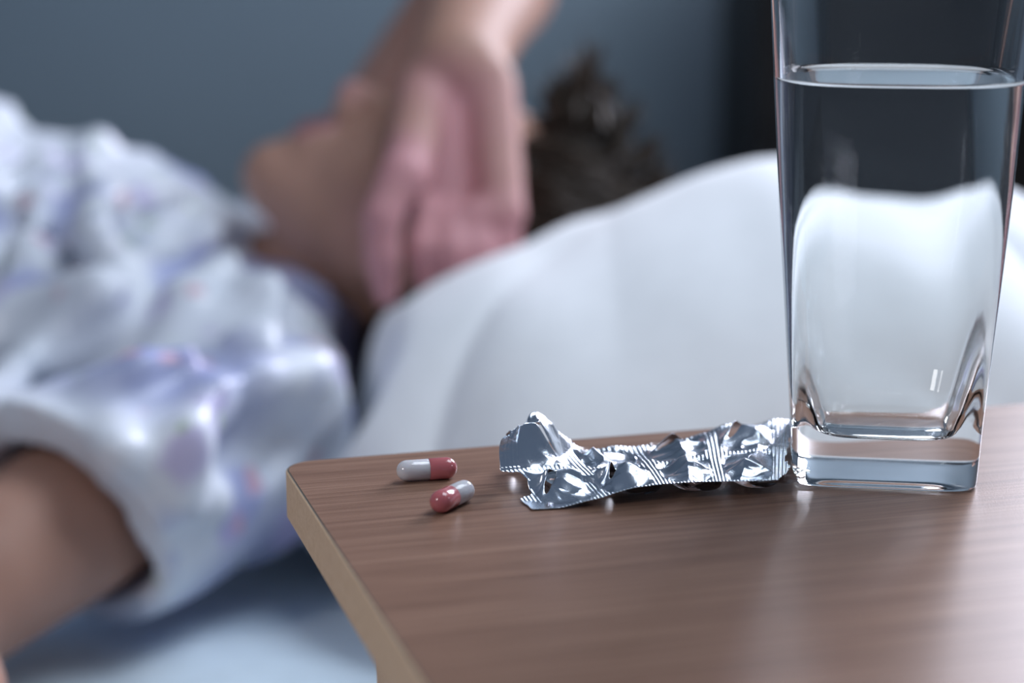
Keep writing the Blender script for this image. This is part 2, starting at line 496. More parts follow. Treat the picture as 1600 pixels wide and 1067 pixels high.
    for a, b_, r0, r1 in zip(pts, pts[1:], (0.0130, 0.0112, 0.0105), (0.0112, 0.0105, 0.0085)):
        B.cone(a, b_, r0, r1, 0.004)
    fg = [[(664, 330, 1.172), (660, 388, 1.152), (668, 432, 1.160), (676, 456, 1.176)],
          [(702, 344, 1.168), (708, 392, 1.148), (722, 426, 1.156), (728, 442, 1.172)],
          [(740, 352, 1.170), (750, 392, 1.152), (764, 416, 1.158), (771, 427, 1.172)],
          [(778, 354, 1.180), (788, 380, 1.166), (797, 396, 1.170), (803, 405, 1.182)]]
    for ch in fg:
        pp = [P(*c) for c in ch]
        for i in range(3):
            B.cone(pp[i], pp[i + 1], 0.0110 - 0.0010 * i, 0.0100 - 0.0012 * i, 0.003)
    yy = B.lo[1] + B.h * np.arange(B.n[1]); zz = B.lo[2] + B.h * np.arange(B.n[2])
    rest = np.where(yy[:, None] > 0.775, MZ + 0.001 - zz[None, :], -1.0).astype(np.float32)
    B.f = np.maximum(B.f, rest[None])            # flattened where it rests on the bed
    v, q = B.mesh()
    bodyv = v
    loc = local_of(root)
    body = big_mesh('body', loc(v), q, M['skin'], root)
    # rosy attribute
    rosy = np.zeros(len(v))
    hand_pts = [W_R * (1 - f_) + k_ * f_ for k_ in kn for f_ in (0.3, 0.5, 0.75)] + kn + pts + [P(*c) for ch in fg for c in ch]
    d = np.min(np.stack([np.linalg.norm(v - h, axis=1) for h in hand_pts]), 0)
    front = np.clip((1.235 - v[:, 1]) / 0.02, 0, 1)
    rosy = np.clip(1.5 - d / 0.030, 0, 1) * 0.8 * front
    dl = np.min(np.stack([np.linalg.norm(v - hd(u, w_, s), axis=1) for u, w_ in ((0.0535, 0.083), (0.042, 0.083)) for s in (-0.014, -0.007, 0, 0.007, 0.014)]), 0)
    rosy = np.where(dl < 0.0085, 2.0, rosy)
    dn = np.linalg.norm(v - hd(0.072, 0.105), axis=1)
    rosy = np.maximum(rosy, np.clip(1.2 - dn / 0.02, 0, 1) * 0.5)
    dn = np.linalg.norm(v - hd(0.085, 0.02, 0.065), axis=1)
    rosy = np.maximum(rosy, np.clip(1.2 - dn / 0.03, 0, 1) * 0.25)
    at = body.data.attributes.new('rosy', 'FLOAT', 'POINT'); at.data.foreach_set('value', rosy.astype(np.float32))

    # ---- pyjama top
    S = Field((-0.86, 0.80, MZ), (-0.04, 1.72, T + 0.14), 0.0045)
    S.ell((-0.45, 1.34, T - 0.070), (0.30, 0.190, 0.122), 0.03)
    S.ell((-0.70, 1.34, T - 0.090), (0.22, 0.180, 0.100), 0.03)
    for sy in (-1, 1):
        S.ell((-0.42, 1.34 + sy * 0.075, T + 0.010), (0.085, 0.075, 0.055), 0.03)
    S.cone(S_L + [0.004, 0.0, 0.0], S_R, 0.066, 0.062, 0.03)
    S.cone((-0.19, 1.13, T - 0.098), (-0.30, 1.17, T - 0.09), 0.066, 0.070, 0.03)
    # far sleeve
    cutp = S_R + 0.20 * (E_R - S_R); dr = (E_R - S_R) / np.linalg.norm(E_R - S_R)
    S.cone(S_R, S_R + 0.6 * (E_R - S_R), 0.062, 0.060, 0.02, cut=(cutp, dr))
    # near sleeve: wide, falling open over the upper arm
    ax = E_L - S_L; ax = ax / np.linalg.norm(ax)
    cuff = S_L + ax * 0.150
    cn = ax * 1.0 + np.array([0.10, 0.25, -0.15]); cn = cn / np.linalg.norm(cn)
    S.cone(S_L + [0.014, 0.0, -0.006], cuff + ax * 0.05 + [0.006, 0.006, 0.012], 0.066, 0.067, 0.02, cut=(cuff, cn))
    S.cone(S_L + [0.040, 0.0, -0.035], cuff + [0.052, 0.024, -0.014], 0.036, 0.026, 0.02, cut=(cuff, cn))
    S.carve_cone(cuff - ax * 0.055, cuff + ax * 0.06, 0.042, 0.056)
    S.carve_cone(cuff + [0.036, 0.016, -0.008] - ax * 0.03, cuff + [0.046, 0.018, -0.010] + ax * 0.05, 0.014, 0.024)
    # collar wings
    def ridge(pix, r, k=0.018, lift=0.004, r2=None):
        ps = [S.hit(*p) for p in pix]
        ps = [p for p in ps if p is not None]
        for a, b_ in zip(ps, ps[1:]):
            S.cone(a + [0, 0, lift], b_ + [0, 0, lift], r, r2 or r, k)
    ridge([(200, 345), (265, 300), (335, 262)], 0.015, 0.018, 0.004)
    ridge([(190, 440), (250, 400), (330, 365)], 0.014, 0.018, 0.004)
    ridge([(60, 320), (120, 370), (190, 420)], 0.013)
    ridge([(130, 270), (160, 320), (150, 370)], 0.012)
    # long folds over the chest side and the sleeve
    ridge([(-60, 650), (60, 580), (170, 500), (280, 435)], 0.013)
    ridge([(-40, 560), (60, 500), (150, 450)], 0.012)
    ridge([(290, 470), (350, 440), (420, 470)], 0.014)
    ridge([(330, 520), (390, 540), (440, 600)], 0.012)
    ridge([(190, 680), (250, 660), (330, 640), (440, 650)], 0.012)
    ridge([(190, 720), (260, 740), (330, 790)], 0.012)
    ridge([(300, 580), (330, 640), (300, 700), (280, 790)], 0.012)
    ridge([(400, 600), (470, 610), (520, 650)], 0.016)
    ridge([(160, 620), (220, 600), (300, 560)], 0.010)
    ridge([(0, 470), (40, 420), (60, 360)], 0.012)
    ridge([(-40, 300), (60, 260), (160, 230)], 0.012)
    g = np.stack(np.meshgrid(*[S.lo[i] + S.h * np.arange(S.n[i]) for i in range(3)], indexing='ij'), -1)
    near = np.abs(S.f) < 0.02
    pts_ = g[near]
    rot = stack(pts_[:, 0] * 0.8 + pts_[:, 2] * 0.6, pts_[:, 1], pts_[:, 2] * 0.8 - pts_[:, 0] * 0.6)
    calm = np.clip((np.linalg.norm(pts_ - cuff, axis=1) - 0.07) / 0.06, 0.12, 1)
    S.f[near] += (calm * (0.013 * np.abs(vnoise(rot * [9, 16, 30], 21)) + 0.004 * vnoise(rot * [30, 35, 60], 22))).astype(np.float32)
    v, q = S.mesh()
    shv = v
    sh = big_mesh('pyjama_top', loc(v), q, M['satin'], root)
    sh['label'] = 'white satin pyjama top printed with small flowers'
    # ---- pyjama trousers
    L = Field((-1.62, 1.02, MZ), (-0.70, 1.66, T + 0.06), 0.008)
    L.ell((-0.82, 1.34, T - 0.098), (0.15, 0.182, 0.096), 0.03)
    for sy in (-1, 1):
        L.cone((-0.86, 1.34 + sy * 0.085, T - 0.105), (-1.22, 1.34 + sy * 0.10, T - 0.125), 0.088, 0.068, 0.02)
        L.cone((-1.22, 1.34 + sy * 0.10, T - 0.125), (-1.60, 1.34 + sy * 0.10, T - 0.140), 0.068, 0.056, 0.02, cut=((-1.50, 1.34, T), (-1, 0, 0)))
    v, q = L.mesh()
    big_mesh('pyjama_trousers', loc(v), q, M['satin'], root)

    # ---- hair: a cap over the skull plus loose tapering locks
    Hf = Field((-0.12, 1.14, T - 0.15), (0.20, 1.46, T + 0.15), 0.004)
    Hf.ell(hd(0.150, -0.022), (0.095, 0.100, 0.086), 0.01, HR)
    Hf.ell(hd(0.115, -0.060, 0.02), (0.075, 0.060, 0.075), 0.02, HR)
    g = np.stack(np.meshgrid(*[Hf.lo[i] + Hf.h * np.arange(Hf.n[i]) for i in range(3)], indexing='ij'), -1)
    r_ = (g - HO) @ HR
    cutd = -((r_[..., 0] - 0.188) * 0.105 - (r_[..., 1] - 0.078) * 0.095) / 0.1416
    Hf.f = np.maximum(Hf.f, cutd.astype(np.float32))
    Hf.f += (0.005 * vnoise(r_ * [25, 60, 60], 31)).astype(np.float32)
    v, q = Hf.mesh()
    vs_, fs_ = list(map(tuple, v)), [tuple(x) for x in q]
    cap_pts = v
    def lock(a, dw, Ln, r0, sag, sides=5, ns=7):
        dw = dw / np.linalg.norm(dw)
        s1 = np.cross(dw, [0.3, 0.5, 0.8]); s1 /= np.linalg.norm(s1); s2 = np.cross(dw, s1)
        side = (s1 * random.gauss(0, 0.16) + s2 * random.gauss(0, 0.16)) * Ln
        b0 = len(vs_)
        for i in range(ns + 1):
            t = i / ns
            p = a + dw * Ln * t + side * t * t + np.array([0, 0, -sag * Ln]) * t * t
            rr = max(r0 * (1 - t) ** 0.6, 0.0002)
            for k_ in range(sides):
                an = k_ * 2 * math.pi / sides
                vs_.append(tuple(p + (s1 * math.cos(an) + s2 * math.sin(an)) * rr))
        for i in range(ns):
            for k_ in range(sides):
                fs_.append((b0 + i * sides + k_, b0 + i * sides + (k_ + 1) % sides, b0 + (i + 1) * sides + (k_ + 1) % sides, b0 + (i + 1) * sides + k_))
    for _ in range(2600):
        th = random.uniform(-math.pi, math.pi); ph = math.acos(random.uniform(-0.25, 1.0))
        dl = np.array([math.cos(ph), math.sin(ph) * math.cos(th), math.sin(ph) * math.sin(th)])
        base = np.array([0.150, -0.022, 0.0]) + dl * np.array([0.092, 0.097, 0.083])
        if (base[0] - 0.188) * 0.105 - (base[1] - 0.078) * 0.095 < 0.0003: continue
        # hair is combed back over the crown: mostly along the skull, a little off it
        back = np.array([1.0, -0.25, 0.0]); back = back - dl * (back @ dl)
        dv = back * 1.0 + dl * random.uniform(0.12, 0.75) + np.array([random.gauss(0, 0.16), random.gauss(0, 0.2), random.gauss(0, 0.2)])
        lock(hd(*base), HR @ dv, random.uniform(0.030, 0.062), random.uniform(0.0014, 0.0030), 0.30)
    # tousled tuft standing up behind the brow
    for (px, py, tx, ty, w_) in ((912, 165, 922, 62, 26), (890, 165, 903, 92, 24), (940, 180, 950, 110, 26), (866, 165, 866, 105, 20), (965, 200, 990, 150, 24), (985, 235, 1025, 205, 24), (992, 275, 1045, 265, 24)):
        for _ in range(26):
            a = P(px + random.gauss(0, w_ * 0.45), py + 22 + random.gauss(0, 8), 1.295 + random.gauss(0, 0.012))
            b_ = P(tx + random.gauss(0, w_ * 0.30), ty + abs(random.gauss(0, 16)), 1.290 + random.gauss(0, 0.012))
            lock(a, b_ - a, float(np.linalg.norm(b_ - a)), random.uniform(0.0016, 0.0034), 0.05)
    PERSON_PTS = np.concatenate([bodyv, shv]); HEAD_PTS = np.concatenate([bodyv, shv, cap_pts])
    big_mesh('hair', loc(np.array(vs_)), np.array(fs_), M['hair'], root)
make_person()

# ------------------------------------------------------------------ sheet, pressed down under the person
def underside(pts, lo, hi, step):
    """lowest z of a cloud of points over a grid, spread by one cell"""
    n = np.ceil((np.array(hi) - np.array(lo)) / step).astype(int) + 2
    g = np.full(n, 9.0)
    i = np.floor((pts[:, :2] - np.array(lo)) / step).astype(int)
    ok = np.all((i >= 0) & (i < n), 1)
    np.minimum.at(g, (i[ok, 0], i[ok, 1]), pts[ok, 2])
    e = g.copy()
    for dx in (-1, 0, 1):
        for dy in (-1, 0, 1):
            e = np.minimum(e, np.roll(np.roll(g, dx, 0), dy, 1))
    def at(X, Y):
        a = np.clip(np.floor((X - lo[0]) / step).astype(int), 0, n[0] - 1); b = np.clip(np.floor((Y - lo[1]) / step).astype(int), 0, n[1] - 1)
        return e[a, b]
    return at
def make_sheet():
    nx, ny = 260, 190
    X, Y = np.meshgrid(np.linspace(-1.03, 1.05, nx), np.linspace(-0.82, 0.65, ny), indexing='ij')
    Z = 0.0065 * vnoise(stack(X * 5 + Y * 2, Y * 8 - X * 2, 0 * X), 3) + 0.0035 * (1 - np.abs(vnoise(stack(X * 14 + Y * 8, Y * 9 - X * 3, 0 * X), 5)))
    cx, cy, hx, hy = 0.01, -0.0825, 1.022, 0.715
    ox = np.maximum(np.abs(X - cx) - hx, 0); oy = np.maximum(np.abs(Y - cy) - hy, 0)
    Xc = np.where(ox > 0, cx + np.sign(X - cx) * hx, X); Yc = np.where(oy > 0, cy + np.sign(Y - cy) * hy, Y)
    rim = np.maximum(np.clip((np.abs(X - cx) - hx + 0.04) / 0.04, 0, 1), np.clip((np.abs(Y - cy) - hy + 0.04) / 0.04, 0, 1))
    Z = MZ - 0.004 + Z * (1 - rim) - 0.012 * rim ** 2 - np.clip(np.maximum(ox / 0.018, oy / 0.02), 0, 1) * 0.16
    env = underside(PERSON_PTS, (-1.8, 0.7), (0.4, 2.3), 0.008)
    wx, wy = Xc - 0.70, Yc + 1.57
    Z = np.where(rim < 0.9, np.maximum(np.minimum(Z, env(wx, wy) - 0.0015), MZ - 0.0145), Z)
    idx = np.arange(nx * ny).reshape(nx, ny)
    q = np.stack([idx[:-1, :-1], idx[1:, :-1], idx[1:, 1:], idx[:-1, 1:]], -1).reshape(-1, 4)
    o = big_mesh('bed_sheet', np.stack([wx, wy, Z], -1).reshape(-1, 3), q, M['sheet'])
    tag(o, 'pale blue creased cotton sheet spread over the mattress', 'bed sheet')
make_sheet()

# ------------------------------------------------------------------ pillow: long axis across the bed, near end puffed up
def make_pillow():
    PX0, PX1, PY0, PY1 = -0.124, 0.385, 0.90, 1.58
    nx, ny = 150, 220
    U, V = np.meshgrid(np.linspace(-1, 1, nx), np.linspace(-1, 1, ny), indexing='ij')
    # pinch the corners into ears, pull the sides in a little
    cx, cy = (PX0 + PX1) / 2, (PY0 + PY1) / 2
    hx, hy = (PX1 - PX0) / 2, (PY1 - PY0) / 2
    # rounded corners: squeeze the square plan towards a superellipse
    sc = (np.abs(U) ** 6 + np.abs(V) ** 6 + 1e-9) ** (1 / 6); mxx = np.maximum(np.abs(U), np.abs(V)) + 1e-9
    X = cx + hx * U * mxx / sc
    Y = cy + hy * V * mxx / sc
    X = X + 0.075 * np.clip(-U, 0, 1) * np.clip((1.06 - Y) / 0.16, 0, 1) ** 1.4      # near corner tucked under
    # crest height over the sheet along x, taken from the skyline of the near end
    xs = [-0.13, -0.073, -0.007, 0.055, 0.11, 0.147, 0.21, 0.29, 0.34]
    hs = [0.150, 0.166, 0.190, 0.200, 0.222, 0.232, 0.234, 0.226, 0.22]
    xm = np.interp(X, xs, hs)
    H = xm
    prof_u = np.clip(1 - np.abs(U) ** 5.5, 0, 1) ** 0.5
    prof_v = np.clip(1 - np.abs(V) ** 2.8, 0, 1) ** 0.55
    far = np.clip((Y - 1.12) / 0.18, 0, 1); far = far * far * (3 - 2 * far)
    H = H * (1 - 0.28 * far)
    prof = prof_u * prof_v
    top = H * prof
    head = np.exp(-(((X - 0.0) / 0.15) ** 2 + ((Y - 1.30) / 0.12) ** 2) * 1.2)
    n = vnoise(stack(X * 9, Y * 7, 0 * X), 11) * 0.007 + vnoise(stack(X * 22 + Y * 7, Y * 12, 0 * X), 12) * 0.003
    # creases that run in from the near end and the left corner
    cr = np.exp(-((Y - 0.90 - 0.18 * (X - 0.05)) / 0.012) ** 2) * np.exp(-((X - 0.05) / 0.10) ** 2)
    cr2 = np.exp(-((Y - 0.93 + 0.35 * (X - 0.27)) / 0.016) ** 2) * np.exp(-((X - 0.27) / 0.07) ** 2)
    cr3 = np.exp(-((Y - 0.94 - 0.6 * (X + 0.06)) / 0.012) ** 2) * np.exp(-((X + 0.05) / 0.05) ** 2)
    top = top + (n - 0.010 * cr - 0.016 * cr2 - 0.008 * cr3) * np.clip(prof * 1.5, 0, 1)
    rim = 0.045
    zt = MZ + 0.008 + rim * (1 - (1 - prof) ** 6 * 0.0) * 0 + 0.042 * (1 - prof) ** 1.5 + top
    zb = MZ + 0.007 + 0.042 * (1 - prof) ** 1.5
    env = underside(HEAD_PTS, (-0.3, 0.8), (0.5, 1.8), 0.007)(X, Y)
    for _ in range(1):
        zt = np.minimum(zt, env - 0.002)
    for _ in range(14):                                 # soften the dent's rim, only ever downwards
        a_ = zt.copy(); a_[1:-1, 1:-1] = (zt[1:-1, 1:-1] * 2 + zt[:-2, 1:-1] + zt[2:, 1:-1] + zt[1:-1, :-2] + zt[1:-1, 2:]) / 6
        zt = np.minimum(a_, zt)
    zt = np.maximum(zt, zb + 0.0005)
    vt = np.stack([X, Y, zt], -1).reshape(-1, 3); vb = np.stack([X, Y, zb], -1).reshape(-1, 3)
    idx = np.arange(nx * ny).reshape(nx, ny)
    q = np.stack([idx[:-1, :-1], idx[1:, :-1], idx[1:, 1:], idx[:-1, 1:]], -1).reshape(-1, 4)
    N = nx * ny
    border = np.concatenate([idx[:, 0], idx[-1, 1:], idx[-2::-1, -1], idx[0, -2:0:-1]])
    b2 = np.roll(border, -1)
    side = np.stack([border + N, b2 + N, b2, border], 1)
    o = big_mesh('pillow', np.concatenate([vt, vb]), np.concatenate([q, q[:, ::-1] + N, side]), M['pillow'])
    tag(o, 'plump white cotton pillow under the head', 'pillow')
make_pillow()

# ------------------------------------------------------------------ bedside table
TC = on_z(438, 722, T)                              # back-left corner of the top
TROT = math.radians(16.5)
TW, TD, TH, CR = 0.50, 0.34, 0.0175, 0.012
def table_world(u, v): # local u to the right along the back edge, v towards the camera
    return np.array([TC[0] + u * math.cos(TROT) + v * math.sin(TROT), TC[1] + u * math.sin(TROT) - v * math.cos(TROT)])
def make_table():
    root = empty('bedside_table', (TC[0], TC[1], 0), TROT)
    tag(root, 'walnut-grained bedside table with a pale wooden edge', 'table')
    def outline(inset):
        pts = []
        for (cx, cy, a0) in ((CR, -CR, 90), (TW - CR, -CR, 0), (TW - CR, -TD + CR, -90), (CR, -TD + CR, -180)):
            for i in range(9):
                a = math.radians(a0 + 90 - i * 90 / 8)
                pts.append((cx + (CR - inset) * math.cos(a), cy + (CR - inset) * math.sin(a)))
        return pts
    # note: outline runs clockwise from the back-left corner
    def ring(inset, z): return [(x, y, z) for x, y in outline(inset)]
    r0 = ring(0.0010, T); r1 = ring(0.0007, T - 0.0002); r2 = ring(0.0007, T - TH + 0.001); r3 = ring(0.002, T - TH)
    n = len(r0)
    V = r0 + r1 + r2 + r3
    Fc = [tuple(range(n))[::-1]]; fm = [0]
    for k in range(3):
        for i in range(n):
            j = (i + 1) % n
            Fc.append((k * n + i, k * n + j, (k + 1) * n + j, (k + 1) * n + i)); fm.append(1 if k == 0 else 0)
    Fc.append(tuple(range(3 * n, 4 * n))); fm.append(0)
    mesh_obj('table_top', V, Fc, parent=root, smooth=False, mats=[M['wood'], M['glue']], face_mats=fm)
    e0 = ring(0.0007, T - 0.00018); e1 = ring(0.0004, T - 0.00015); e2 = ring(0.0, T - 0.0006); e3 = ring(0.0, T - TH + 0.0008); e4 = ring(0.0008, T - TH)
    V = e0 + e1 + e2 + e3 + e4; Fc = []; fm = []
    for k in range(4):
        for i in range(n):
            j = (i + 1) % n
            Fc.append((k * n + i, k * n + j, (k + 1) * n + j, (k + 1) * n + i)); fm.append(1 if k == 0 else 0)
    o = mesh_obj('edge_band', V, Fc, parent=root, smooth=False, mats=[M['edge'], M['glue']], face_mats=fm)
    o['label'] = 'pale wooden edge strip'
    for x in (0.045, TW - 0.045):
        for y in (-0.045, -TD + 0.045):
            bevel_box('leg', (x - 0.018, y - 0.018, 0), (x + 0.018, y + 0.018, T - TH), M['edge'], root, 0.003)
    bevel_box('apron', (0.05, -TD + 0.05, T - 0.11), (TW - 0.05, -0.05, T - TH), M['edge'], root, 0.003)
make_table()

# ------------------------------------------------------------------ glass tumbler and its water
GC = on_z(1386, 766, T)[:2] + np.array([0.0034, 0.030])
GROT = math.radians(-8)
OUT = [(0.0, 0.0312, 8.0), (0.020, 0.0323, 7.0), (0.050, 0.0347, 5.4), (0.090, 0.0380, 3.9), (0.135, 0.0412, 3.1), (0.172, 0.0436, 2.7)]
def out_at(z):
    zs = [p[0] for p in OUT]
    return np.interp(z, zs, [p[1] for p in OUT]), np.interp(z, zs, [p[2] for p in OUT])
def in_at(z):                                        # inside half width and roundness
    a, n = out_at(z)
    wall = np.interp(z, [0.0165, 0.0175, 0.020, 0.026, 0.034, 0.046, 0.065, 0.095, 0.135, 0.172], [0.0110, 0.0097, 0.0086, 0.0074, 0.0063, 0.0053, 0.0043, 0.0034, 0.0027, 0.0020])
    return a - wall, np.interp(z, [0.016, 0.05, 0.172], [4.5, 4.2, 2.65])
SEG = 144
def sq_ring(a, n, z):
    th = np.linspace(0, 2 * np.pi, SEG, endpoint=False) + np.pi / SEG
    r = a / (np.abs(np.cos(th)) ** n + np.abs(np.sin(th)) ** n) ** (1 / n)
    return np.stack([r * np.cos(th), r * np.sin(th), np.full(SEG, z)], 1)
def lathe(name, rings, mat, parent=None, loc=(0, 0, 0), rz=0.0):
    V = []; Fc = []
    V.append((0, 0, rings[0][2])); 
    for (a, n, z) in rings: V += [tuple(p) for p in sq_ring(a, n, z)]
    V.append((0, 0, rings[-1][2]))
    for i in range(SEG):
        j = (i + 1) % SEG
        Fc.append((0, 1 + j, 1 + i))
        for k in range(len(rings) - 1):
            b = 1 + k * SEG
            Fc.append((b + i, b + j, b + SEG + j, b + SEG + i))
        b = 1 + (len(rings) - 1) * SEG
        Fc.append((b + i, b + j, len(V) - 1))
    o = mesh_obj(name, V, Fc, mat, parent)
    o.location = loc; o.rotation_euler = (0, 0, rz)
    return o
rings = [(a, 5.5, 0.0016) for a in (0.006, 0.018)] + [(0.0240, 7.0, 0.0013), (0.0273, 7.6, 0.0004), (0.0286, 7.8, 0.0)]
for t in (15, 40, 65, 90):
    t = math.radians(t)
    rings.append((0.0296 + 0.0016 * math.sin(t), 8.0, 0.0016 * (1 - math.cos(t))))
for z in np.linspace(0.004, 0.1695, 46):
    a, n = out_at(z); rings.append((a, n, z))
a1, n1 = out_at(0.1695)
for t in (30, 60, 90, 120, 150):
    t = math.radians(t)
    rings.append((a1 - 0.001 + 0.001 * math.cos(t), n1, 0.1695 + 0.001 * math.sin(t)))
for z in np.concatenate([np.linspace(0.1690, 0.040, 40), np.linspace(0.038, 0.0205, 14), np.linspace(0.0200, 0.0168, 7)]):
    a, n = in_at(z); rings.append((a, n, z))
rings += [(0.0195, 4.4, 0.01635), (0.0172, 4.2, 0.0161), (0.012, 3.5, 0.0160), (0.005, 2.5, 0.0160)]
g = lathe('drinking_glass', rings, M['glass'], None, (GC[0], GC[1], T + 0.0002), GROT)
tag(g, 'tall clear square-based drinking glass with a thick bottom', 'glass')
WL = 0.1350
rings = [(0.005, 2.5, 0.0157), (0.012, 3.5, 0.0157), (0.0173, 4.2, 0.0158), (0.0197, 4.4, 0.0160)]
for z in np.concatenate([np.linspace(0.0168, 0.0200, 7), np.linspace(0.0205, 0.038, 14), np.linspace(0.040, WL, 30)]):
    a, n = in_at(z); rings.append((a + 0.00025, n, z))
a, n = in_at(WL + 0.0016); rings.append((a + 0.0002, n, WL + 0.0014))
for i, (dd, zz) in enumerate(((0.0002, 0.0014), (0.0007, 0.0008), (0.0014, 0.0004), (0.0025, 0.0001), (0.005, 0.0))):
    a, n = in_at(WL); rings.append((a - dd, n, WL + zz))
rings += [(0.02, 2.6, WL), (0.008, 2.2, WL)]
o = lathe('water', rings, M['water'], None, (GC[0], GC[1], T + 0.0002), GROT)
tag(o, 'clear still water filling most of the drinking glass', 'water')

# ------------------------------------------------------------------ capsules
def capsule_half(name, r, length, mat, parent, sign, open_r=None):
    prof = [(r, 0.0)]
    prof += [(r, length - r)] 
    for i in range(1, 13):
        a = math.radians(i * 90 / 12)
        prof.append((r * math.cos(a), length - r + r * math.sin(a)))
    prof = [(open_r or r * 0.9, 0.0)] + [(r - 0.0001, 0.0)] + [(r, 0.0001)] + prof[1:]
    n = 40; V = []; Fc = []
    for (rr, x) in prof[:-1]:
        for i in range(n):
            a = 2 * math.pi * i / n
            V.append((sign * x, rr * math.cos(a), rr * math.sin(a)))
    V.append((sign * prof[-1][1], 0, 0))
    for k in range(len(prof) - 2):
        for i in range(n):
            j = (i + 1) % n
            f = (k * n + i, k * n + j, (k + 1) * n + j, (k + 1) * n + i)
            Fc.append(f if sign > 0 else f[::-1])
    for i in range(n):
        f = ((len(prof) - 2) * n + i, (len(prof) - 2) * n + (i + 1) % n, len(V) - 1)
        Fc.append(f if sign > 0 else f[::-1])
    return mesh_obj(name, V, Fc, mat, parent)
def make_capsule(pa, pb, label):
    """pa: pixel of the white end's lowest reach, pb: same for the pink end (on the table under the axis)"""
    R = 0.00375
    a, b_ = on_z(*pa, T + R), on_z(*pb, T + R)
    c = (a + b_) / 2; d = b_ - a
    root = empty('capsule', (c[0], c[1], T), math.atan2(d[1], d[0]))
    tag(root, label, 'capsule', 'loose two-coloured capsules')
    capb = capsule_half('cap_half', R, 0.0098, M['cap_pink'], root, 1)
    body = capsule_half('body_half', R - 0.00015, 0.0112, M['cap_white'], root, -1)
    capb['label'] = 'glossy pink half'; body['label'] = 'glossy white half'
    for o in (capb, body): o.location = (0.0, 0, R)
    return root, capb
make_capsule((640, 735), (700, 731), 'capsule lying side-on with its white half pointing away from the foil')
r2, cap2 = make_capsule((722, 768), (688, 784), 'capsule lying with its pink domed end pointing away from the bed')

